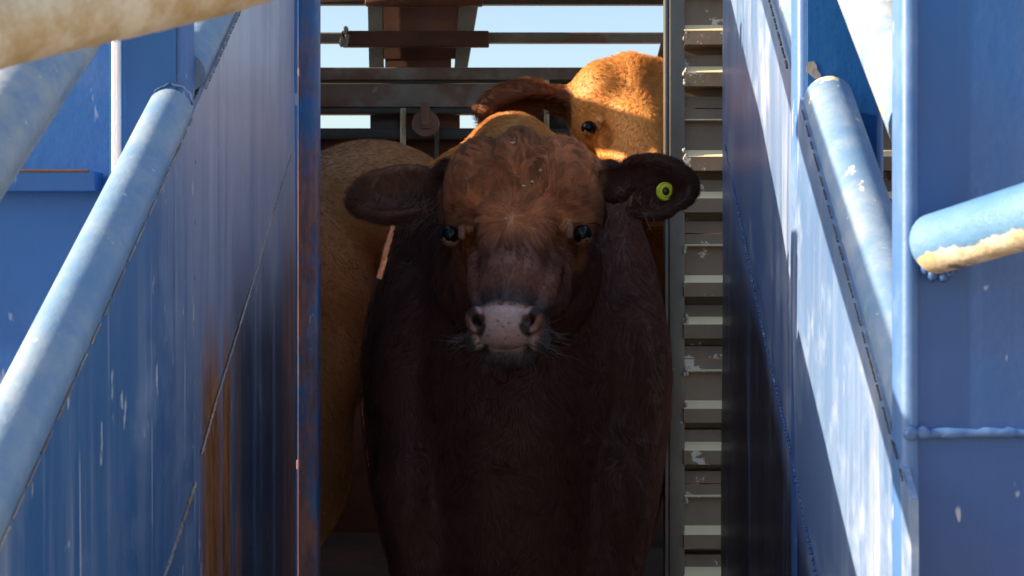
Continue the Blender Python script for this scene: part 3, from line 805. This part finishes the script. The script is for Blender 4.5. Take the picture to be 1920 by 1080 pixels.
head(F, O1, R1, ears=((-1, 12, -14, 1.08), (1, 6, 8, 1.02)))
V, Q = F.mesh(); del F
V = smooth_mesh(V, Q, 1, .5)
def relax(V, Q, it, w):
    for _ in range(it):
        n = smooth_mesh(V, Q, 1, .6); V = V+(n-V)*w[:, None]
    return V
def local(p, O, R):
    l = (p-O)@R.T; l[:, 2] = np.where(l[:, 2] < .2, l[:, 2], .2+(l[:, 2]-.2)/FS); return l
L = local(V, O1, R1)
hx, hw, hu = np.abs(L[:, 0]), L[:, 1], L[:, 2]
wb = np.clip(smoothstep(3.02, 3.10, V[:, 1])+smoothstep(.54, .62, hu), 0, 1)
V = relax(V, Q, 130, wb)
V = relax(V, Q, 30, smoothstep(.375, .33, hu)*smoothstep(.035, .06, np.linalg.norm(np.stack([hx, hw, hu], 1)-EYE, axis=1))*smoothstep(.15, .13, hx)*(1-wb))
L = local(V, O1, R1); N1 = vnormals(V, Q); NL = N1@R1.T
def cow1_tint(L, NL, V):
    n = vnoise(V, 14, 3)[:, :1]; n2 = vnoise(V, 40, 4)[:, :1]
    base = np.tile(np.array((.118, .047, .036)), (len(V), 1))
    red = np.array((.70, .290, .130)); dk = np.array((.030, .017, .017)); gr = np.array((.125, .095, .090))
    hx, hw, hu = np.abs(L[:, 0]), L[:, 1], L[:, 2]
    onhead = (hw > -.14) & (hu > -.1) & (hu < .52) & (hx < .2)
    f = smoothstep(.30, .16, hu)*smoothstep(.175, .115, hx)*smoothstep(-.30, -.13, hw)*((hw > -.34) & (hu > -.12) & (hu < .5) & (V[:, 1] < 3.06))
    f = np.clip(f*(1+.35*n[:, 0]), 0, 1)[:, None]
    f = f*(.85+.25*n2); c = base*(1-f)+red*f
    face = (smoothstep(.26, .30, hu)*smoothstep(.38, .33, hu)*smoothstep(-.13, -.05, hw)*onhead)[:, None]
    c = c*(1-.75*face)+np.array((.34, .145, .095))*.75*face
    mz = (smoothstep(.33, .395, hu)*smoothstep(-.16, -.10, hw)*onhead)[:, None]
    c = c*(1-mz)+gr*mz
    ey = np.exp(-((hx-.118)**2+(hw+.055)**2+(hu-.20)**2)/.035**2)[:, None]*onhead[:, None]
    c = c*(1-.6*ey)+np.array((.060, .032, .028))*.6*ey
    ck = np.exp(-(((hx-.088)/.018)**2+((hu-.335)/.04)**2))[:, None]*onhead[:, None]; c = c*(1-.55*ck)+np.array((.22, .075, .035))*.55*ck
    rim = ((np.abs(np.linalg.norm(np.stack([hx, hw, hu], 1)-EYE, axis=1)-.024) < .006) & onhead)[:, None]*1.
    c = c*(1-.5*rim)+np.array((.07, .035, .028))*.5*rim
    un = np.exp(-(((hx-.122)/.016)**2+((hu-.232)/.012)**2+((hw+.055)/.03)**2))[:, None]*onhead[:, None]; c = c*(1-.25*un)+np.array((.20, .10, .065))*.25*un
    ear = ((hx > .155) & (hu > -.06) & (hu < .24) & (V[:, 1] < 3.06))[:, None]
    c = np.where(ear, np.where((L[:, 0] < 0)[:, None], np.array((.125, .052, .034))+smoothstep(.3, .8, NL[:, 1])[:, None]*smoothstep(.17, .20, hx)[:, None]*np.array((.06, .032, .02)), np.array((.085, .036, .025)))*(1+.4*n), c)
    # bare nose plate
    top = .402-.004*n2[:, 0]+.05*np.abs(L[:, 0])**1.2; w = .068-.42*np.clip(hu-.438, 0, 1)
    pad = smoothstep(-.004, .004, hu-top)*smoothstep(.005, -.005, hx-w-.003*n2[:, 0])*smoothstep(-.09, -.08, hw)*smoothstep(.487, .479, hu+.0*hx)*(NL[:, 1]+NL[:, 2] > -.1)
    pad *= onhead
    wing = smoothstep(.046, .056, hx)*smoothstep(.465, .445, hu)
    pk = np.array((.70, .48, .42)); og = np.array((.30, .10, .045))
    topb = smoothstep(.016, .006, hu-top)*smoothstep(.085, .02, hx)
    pc = pk*(1+.10*n)-np.array((0, .03, .03))*n2
    spots = smoothstep(1.0, 1.2, vnoise(V, 620, 8)[:, 0]*.8+.9*smoothstep(.035, .05, hx)*smoothstep(.45, .47, hu)+.7*topb)[:, None]
    og2 = np.clip(np.maximum(wing, .75*topb), 0, 1)[:, None]
    pc = pc*(1-og2)+og*og2; pc = pc*(1-.75*spots)+np.array((.06, .03, .025))*.75*spots
    tt = np.clip(((hx-.040)*.024+(hu-.452)*-.044)/(.024**2+.044**2), 0, 1); nos = smoothstep(.0125, .0075, np.hypot(hx-.040-.024*tt, hu-.452+.044*tt))[:, None]; pc = pc*(1-.88*nos)
    c = c*(1-pad[:, None])+pc*pad[:, None]
    return np.clip(c, .004, .9), pad
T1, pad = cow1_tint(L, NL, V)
crest_lit = (smoothstep(z+.16, z+.30, V[:, 2])*smoothstep(2.98, 3.06, V[:, 1]))[:, None]
T1 = T1*(1-crest_lit)+np.array((.62, .28, .08))*crest_lit          # sunlit orange of the top line, put into the coat tint
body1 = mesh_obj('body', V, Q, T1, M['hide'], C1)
hx, hw, hu = np.abs(L[:, 0]), L[:, 1], L[:, 2]
onhead = (V[:, 1] < 3.02) & (hu < .54) & (hx < .36) & (hw > -.27)
eyed = np.linalg.norm(np.stack([hx, hw, hu], 1)-EYE, axis=1)
isear = onhead & (hx > .150) & (hu < .24)
bald = np.maximum(pad, smoothstep(.0235, .0195, eyed))
nost = ((hx > .02) & (hx < .075) & (hu > .40) & (hu < .47) & (hw > -.05))
dens = np.where(onhead, 1., .34)*(1-np.clip(bald, 0, 1))
dens = dens*np.where(V[:, 1] > 3.6, .25, 1); dens *= np.where(hu > .36, np.where(onhead, .8, 1), 1)
length = np.where(onhead, .012, .017)
fore = smoothstep(.30, .06, hu)*onhead*smoothstep(.18, .09, hx)
length = length+.014*fore*smoothstep(-.20, -.02, hw); inner = isear & (NL[:, 1] > .45) & (hx > .19) & (hx < .29) & (L[:, 0] < 0)
length = np.where(isear, np.where(L[:, 0] < 0, .027, .016), length); length = np.where(inner, .012, length)
length = np.where(onhead & ~isear, length*(1-.45*smoothstep(.2, .3, hu)), length); length = np.where(onhead & (hu > .36) & ~isear, .0045, length)
length = np.where(onhead & (hu > .455) & (hw < -.075), .012, length)
length = np.where(eyed < .04, .006, length)
lift1 = .24+.16*fore+.16*isear
WH = np.array((0., 0, .195))
def flow1(p, n):
    l = local(p, O1, R1); d = l-WH
    f = np.stack([d[:, 0]*1.1, d[:, 1]*.4, d[:, 2]], 1)
    f = unit(f)
    ear = (np.abs(l[:, 0]) > .150) & (l[:, 2] < .24) & (p[:, 1] < 3.06)
    f[ear] = unit(np.stack([np.sign(l[ear, 0])*1., np.zeros(ear.sum()), .35*np.ones(ear.sum())], 1))
    wv = f@R1
    body = (p[:, 1] > 3.0) | (l[:, 2] > .54) | (np.abs(l[:, 0]) > .36) | (l[:, 1] < -.27)
    wv[body] = np.array((0, .35, -1.)); return wv
def lock1(p):      # long narrow locks that run away from the whorl
    l = local(p, O1, R1); d = l-WH; r = np.hypot(d[:, 0], d[:, 2]); th = np.arctan2(d[:, 2], d[:, 0])
    wv = vnoise(p, 40, 77)*.006
    q = np.stack([th*.11+wv[:, 0], r*.42+wv[:, 1], 3+0*r], 1)
    h = (l[:, 2] < .3) & (np.abs(l[:, 0]) < .15) & (l[:, 1] > -.2)
    return np.where(h[:, None], q, p)
fur('coat', V, Q, dens, length, flow1, T1, M['hair'], C1, 400000, lift=lift1, clump=.15+.72*fore, clump_r=.0120, curl=.25+.7*fore, radius=.00027, seed=1, jit=.7, cvar=.12+.12*fore, lock=lock1)
eyes(O1, R1, C1)
# lashes, whiskers and the pale hairs inside the ears
def strands(name, items, mat, parent, col, r0):
    n = len(items); seg = len(items[0]); hc = bpy.data.hair_curves.new(name); hc.add_curves([seg]*n)
    p = np.array(items)-np.array(wloc(parent)); hc.attributes['position'].data.foreach_set('vector', p.astype(np.float32).ravel())
    ra = hc.attributes.get('radius') or hc.attributes.new('radius', 'FLOAT', 'POINT')
    ra.data.foreach_set('value', np.tile(np.linspace(r0, r0*.3, seg), n).astype(np.float32))
    ca = hc.attributes.new('tint', 'FLOAT_COLOR', 'CURVE')
    cc = np.array(col)[None]*np.random.uniform(.6, 1.15, (n, 1)); ca.data.foreach_set('color', np.concatenate([cc, np.ones((n, 1))], 1).astype(np.float32).ravel())
    o = bpy.data.objects.new(name, hc); COL.objects.link(o); o.parent = parent; hc.materials.append(mat); return o
def H(O, R, v): return O+US(v)@R
it = []
for i in range(80):
    s = random.choice((-1, 1)); a = random.uniform(0, 1)
    b = np.array((s*random.uniform(.05, .092), random.uniform(-.11, -.05), random.uniform(.42, .475)))
    d = unit(np.array((s*random.uniform(.4, 1), random.uniform(-.1, .5), random.uniform(.0, .8)))); l = random.uniform(.02, .055); g = np.array((s*.1, -.1, random.uniform(-.3, .5)))
    it.append([H(O1, R1, b+d*l*t+g*l*t*t*.5) for t in np.linspace(0, 1, 6)])
for i in range(110):
    b = np.array((random.uniform(-.05, .05), random.uniform(-.135, -.085), random.uniform(.475, .49)))
    d = unit(np.array((b[0]*6+random.uniform(-.2, .2), random.uniform(0, .4), 1))); l = random.uniform(.012, .03)
    it.append([H(O1, R1, b+d*l*t) for t in np.linspace(0, 1, 6)])
strands('whiskers', it, M['hair'], C1, (.24, .21, .19), .0003)
it = []
for i in range(210):
    s = -1 if i < 150 else 1; u = random.uniform(.03, .14)
    b = np.array((s*(.125+u), random.uniform(-.165, -.14), .085+random.uniform(-.035, .045)))
    d = unit(np.array((s*random.uniform(-.4, .5), .8, random.uniform(-.3, .9)))); l = random.uniform(.02, .05); g = np.array((s*random.uniform(-.6, .6), 0, random.uniform(.2, 1)))
    it.append([H(O1, R1, b+d*l*t+g*l*t*t) for t in np.linspace(0, 1, 6)])
for i in range(150):       # ragged fringe under the left ear
    u = random.uniform(.03, .185)
    b = np.array((-(.135+u), random.uniform(-.150, -.130), .040-.2*(u-.03)*.2+.050*math.sin(max(0, min(1, u/.2))*3.1)))
    d = unit(np.array((-random.uniform(-.2, .5), .25, 1))); l = random.uniform(.018, .042)
    it.append([H(O1, R1, b+d*l*t+np.array((random.uniform(-.3, .3), 0, .2))*l*t*t) for t in np.linspace(0, 1, 6)])
strands('ear_hairs', it, M['hair'], C1, (.34, .19, .12), .0004)
it = []
for s in (-1, 1):
    for i in range(34):
        a = random.uniform(-.9, .9); c = EYE*(s, 1, 1)
        b = c+np.array((s*(.012+.008*math.cos(a*1.4)), .016, -.012+.004*abs(a)))+np.array((s*-.014, .004, 0))*a
        d = unit(np.array((s*.8, .6, -.15+random.uniform(-.2, .2)))); l = random.uniform(.008, .016)
        it.append([H(O1, R1, b+d*l*t+np.array((0, 0, .4))*l*t*t) for t in np.linspace(0, 1, 6)])
strands('lashes', it, M['hair'], C1, (.02, .013, .012), .0003)
# ear tag
def on_skin(V, px, py, rad=10):
    qx = 960+V[:, 0]/V[:, 1]*FPX; qy = 540-(V[:, 2]-CZ)/V[:, 1]*FPX
    m = np.where((qx-px)**2+(qy-py)**2 < rad*rad)[0]
    return V[m[np.argmin(V[m, 1])]]
tc = on_skin(V, 1241, 355, 7)+np.array((0, -.012, 0)); mb = MB()
def disc(mb, c, prof, N=32, ax=(.32, -1, .05)):
    z = Vector(ax).normalized(); x = z.cross(Vector((0, 0, 1))).normalized(); y = x.cross(z)
    rings = [[mb.bm.verts.new(Vector(c)+(x*math.cos(2*math.pi*k/N)+y*math.sin(2*math.pi*k/N))*r+z*h) for k in range(N)] for r, h in prof]
    for a, b in zip(rings[:-1], rings[1:]):
        for k in range(N): mb.bm.faces.new((a[k], a[(k+1) % N], b[(k+1) % N], b[k]))
disc(mb, tc, [(.004, -.004), (.0165, -.004), (.0185, -.002), (.0185, .002), (.0165, .0045), (.0150, .0030), (.0125, .0030), (.0115, .005), (.0085, .0052), (.0078, .001), (.003, .001)])
tag = mb.build('ear_tag', M['tag'], C1, auto=35)
mb = MB(); disc(mb, tc, [(.0077, .0012), (.0070, .0045), (.0045, .0075), (.001, .0085)]); mb.build('tag_button', M['tagc'], tag, smooth=True)

# bits of chaff stuck in the hair
for px, py in ((958, 268), (1010, 322), (1003, 345), (962, 332), (948, 408), (985, 350)):
    q = on_skin(V, px, py, 6)+np.array((0, -.012, .004)); mb = MB()
    mb.blob(q, (random.uniform(.003, .007), .002, random.uniform(.0015, .003)), 1, .4); mb.build('chaff', M['galv'], C1, smooth=True)
# ---------------- the ginger one looking over from the right
C2 = empty('cow', (.45, 4.9, .80), 'ginger cow at the right whose sunlit forehead and one ear show above the front cow', 'cow')
HK = 1.06
O2, R2 = frame((.305, 3.78, PZ(80, 3.78)), -6, 36, -4)
F = Field(axis((-.20, .62, .0056), (.62, .95, .02)), axis((3.35, 4.1, .0056), (4.1, 5.75, .022)), axis((.78, CZ-.02, .02), (CZ-.02, CZ+.72, .0058)))
limb(F, [(.36, 4.02, z+.38), (.45, 4.45, z+.2), (.5, 4.75, z+.05)], [.14, .19, .27], .1)
EL(F, (.5, 4.95, z-.1), (.30, .42, .46), .12); EL(F, (.5, 5.3, z-.1), (.31, .40, .45), .12)
for s in (-1, 1):
    for d in (4.85, 5.5): limb(F, [(.5+s*.17, d, z-.4), (.5+s*.16, d+.02, z-.65), (.5+s*.16, d, z-.93)], [.11, .06, .05], .05)
head(F, O2, R2, HK, ears=((-1, 6, 78, 1.2), (1, 0, 0, 1.)), crest=1.)
V, Q = F.mesh(); del F; V = smooth_mesh(V, Q, 1, .5)
L = local(V, O2, R2)/HK; hx, hw, hu = np.abs(L[:, 0]), L[:, 1], L[:, 2]
V = relax(V, Q, 110, smoothstep(.36, .28, hu)*smoothstep(.03, .055, np.linalg.norm(np.stack([hx, hw, hu], 1)-EYE, axis=1))*smoothstep(.17, .14, hx))
n = vnoise(V, 12, 13)[:, :1]
L = local(V, O2, R2)/HK; hx, hw, hu = np.abs(L[:, 0]), L[:, 1], L[:, 2]
T2 = np.array((.68, .30, .075))*(1+.2*n)
onhead = (V[:, 1] < 4.25) & (V[:, 2] > CZ)
eyed = np.linalg.norm(np.stack([hx, hw, hu], 1)-EYE, axis=1)
isear = onhead & (hx > .150) & (hu < .24)
T2 = np.where(isear[:, None], np.array((.24, .085, .035)), T2)
rim = smoothstep(.036, .022, eyed)[:, None]; T2 = T2*(1-.5*rim)+np.array((.14, .06, .03))*.5*rim
mesh_obj('body', V, Q, T2, M['hide'], C2)
dens = np.where(onhead, 1., .1)*smoothstep(.020, .026, eyed)
fore = smoothstep(.2, .05, hu)*onhead*smoothstep(.12, .05, hx)
length = np.where(onhead, .008, .016)+.010*fore; length = np.where(isear, .024, length)
def flow2(p, n):
    l = local(p, O2, R2); d = l-WH; f = unit(np.stack([d[:, 0], d[:, 1]*.4, d[:, 2]], 1))
    ear = (np.abs(l[:, 0]) > .150) & (l[:, 2] < .24)
    f[ear] = unit(np.stack([np.sign(l[ear, 0])*1., np.zeros(ear.sum()), -.35*np.ones(ear.sum())], 1))
    wv = f@R2; wv[p[:, 1] > 4.3] = (0, .4, -1); return wv
fur('coat', V, Q, dens, length, flow2, T2, M['hair'], C2, 90000, lift=.3+.25*fore+.2*isear, clump=.45, clump_r=.014, curl=.35, radius=.0003, seed=21, jit=.4)
eyes(O2, R2, C2, HK)

# ---------------- the tan one standing sideways at the left
C3 = empty('cow', (-1.0, 4.05, .80), 'tan brown cow standing sideways at the left behind the front cow, only its flank showing', 'cow')
F = Field(axis((-2.75, -1.1, .03), (-1.1, .05, .011)), axis((3.55, 4.5, .012)), axis((.78, CZ-.2, .02), (CZ-.2, CZ+.5, .011), (CZ+.5, CZ+.8, .03)))
d3 = 4.03
EL(F, (-.74, d3, z+.02), (.43, .30, .42), .1); EL(F, (-1.15, d3, z-.08), (.70, .33, .44), .2); EL(F, (-1.6, d3, z-.06), (.36, .28, .46), .2)
EL(F, (-.42, d3, z+.21), (.30, .19, .20), .15); EL(F, (-.55, d3, z-.1), (.20, .22, .36), .1); EL(F, (-.66, d3, z-.36), (.25, .26, .42), .12)
limb(F, [(-1.75, d3, z+.15), (-2.15, d3, z+.35), (-2.25, d3, z+.38)], [.22, .15, .12], .1)
limb(F, [(-2.22, d3, z+.42), (-2.55, d3, z+.18)], [.12, .07], .06)
for s in (-1, 1):
    EL(F, (-2.2, d3+s*.17, z+.45), (.05, .1, .03), .03)
    limb(F, [(-.76, d3+s*.13, z-.2), (-.72, d3+s*.14, z-.55), (-.66, d3+s*.14, z-.6), (-.68, d3+s*.14, z-.93)], [.18, .09, .06, .05], .08)
    limb(F, [(-1.7, d3+s*.14, z-.3), (-1.7, d3+s*.14, z-.6), (-1.68, d3+s*.14, z-.93)], [.13, .07, .05], .06)
V, Q = F.mesh(); del F; V = smooth_mesh(V, Q, 40, .6)
n = vnoise(V, 6, 33)[:, :1]
T3 = np.array((.46, .235, .095))*(1+.25*n)
mesh_obj('body', V, Q, T3, M['hide'], C3)
dens = smoothstep(-1.15, -.95, V[:, 0])*.97+.03
length = np.full(len(V), .014)
def flow3(p, n): return np.tile(np.array((.75, .1, -.55)), (len(p), 1))+vnoise(p, 5, 40)*.25
fur('coat', V, Q, dens, length, flow3, T3, M['hair'], C3, 90000, lift=.3, clump=.22, clump_r=.016, curl=.25, radius=.00032, seed=31, jit=.35, cvar=.22)
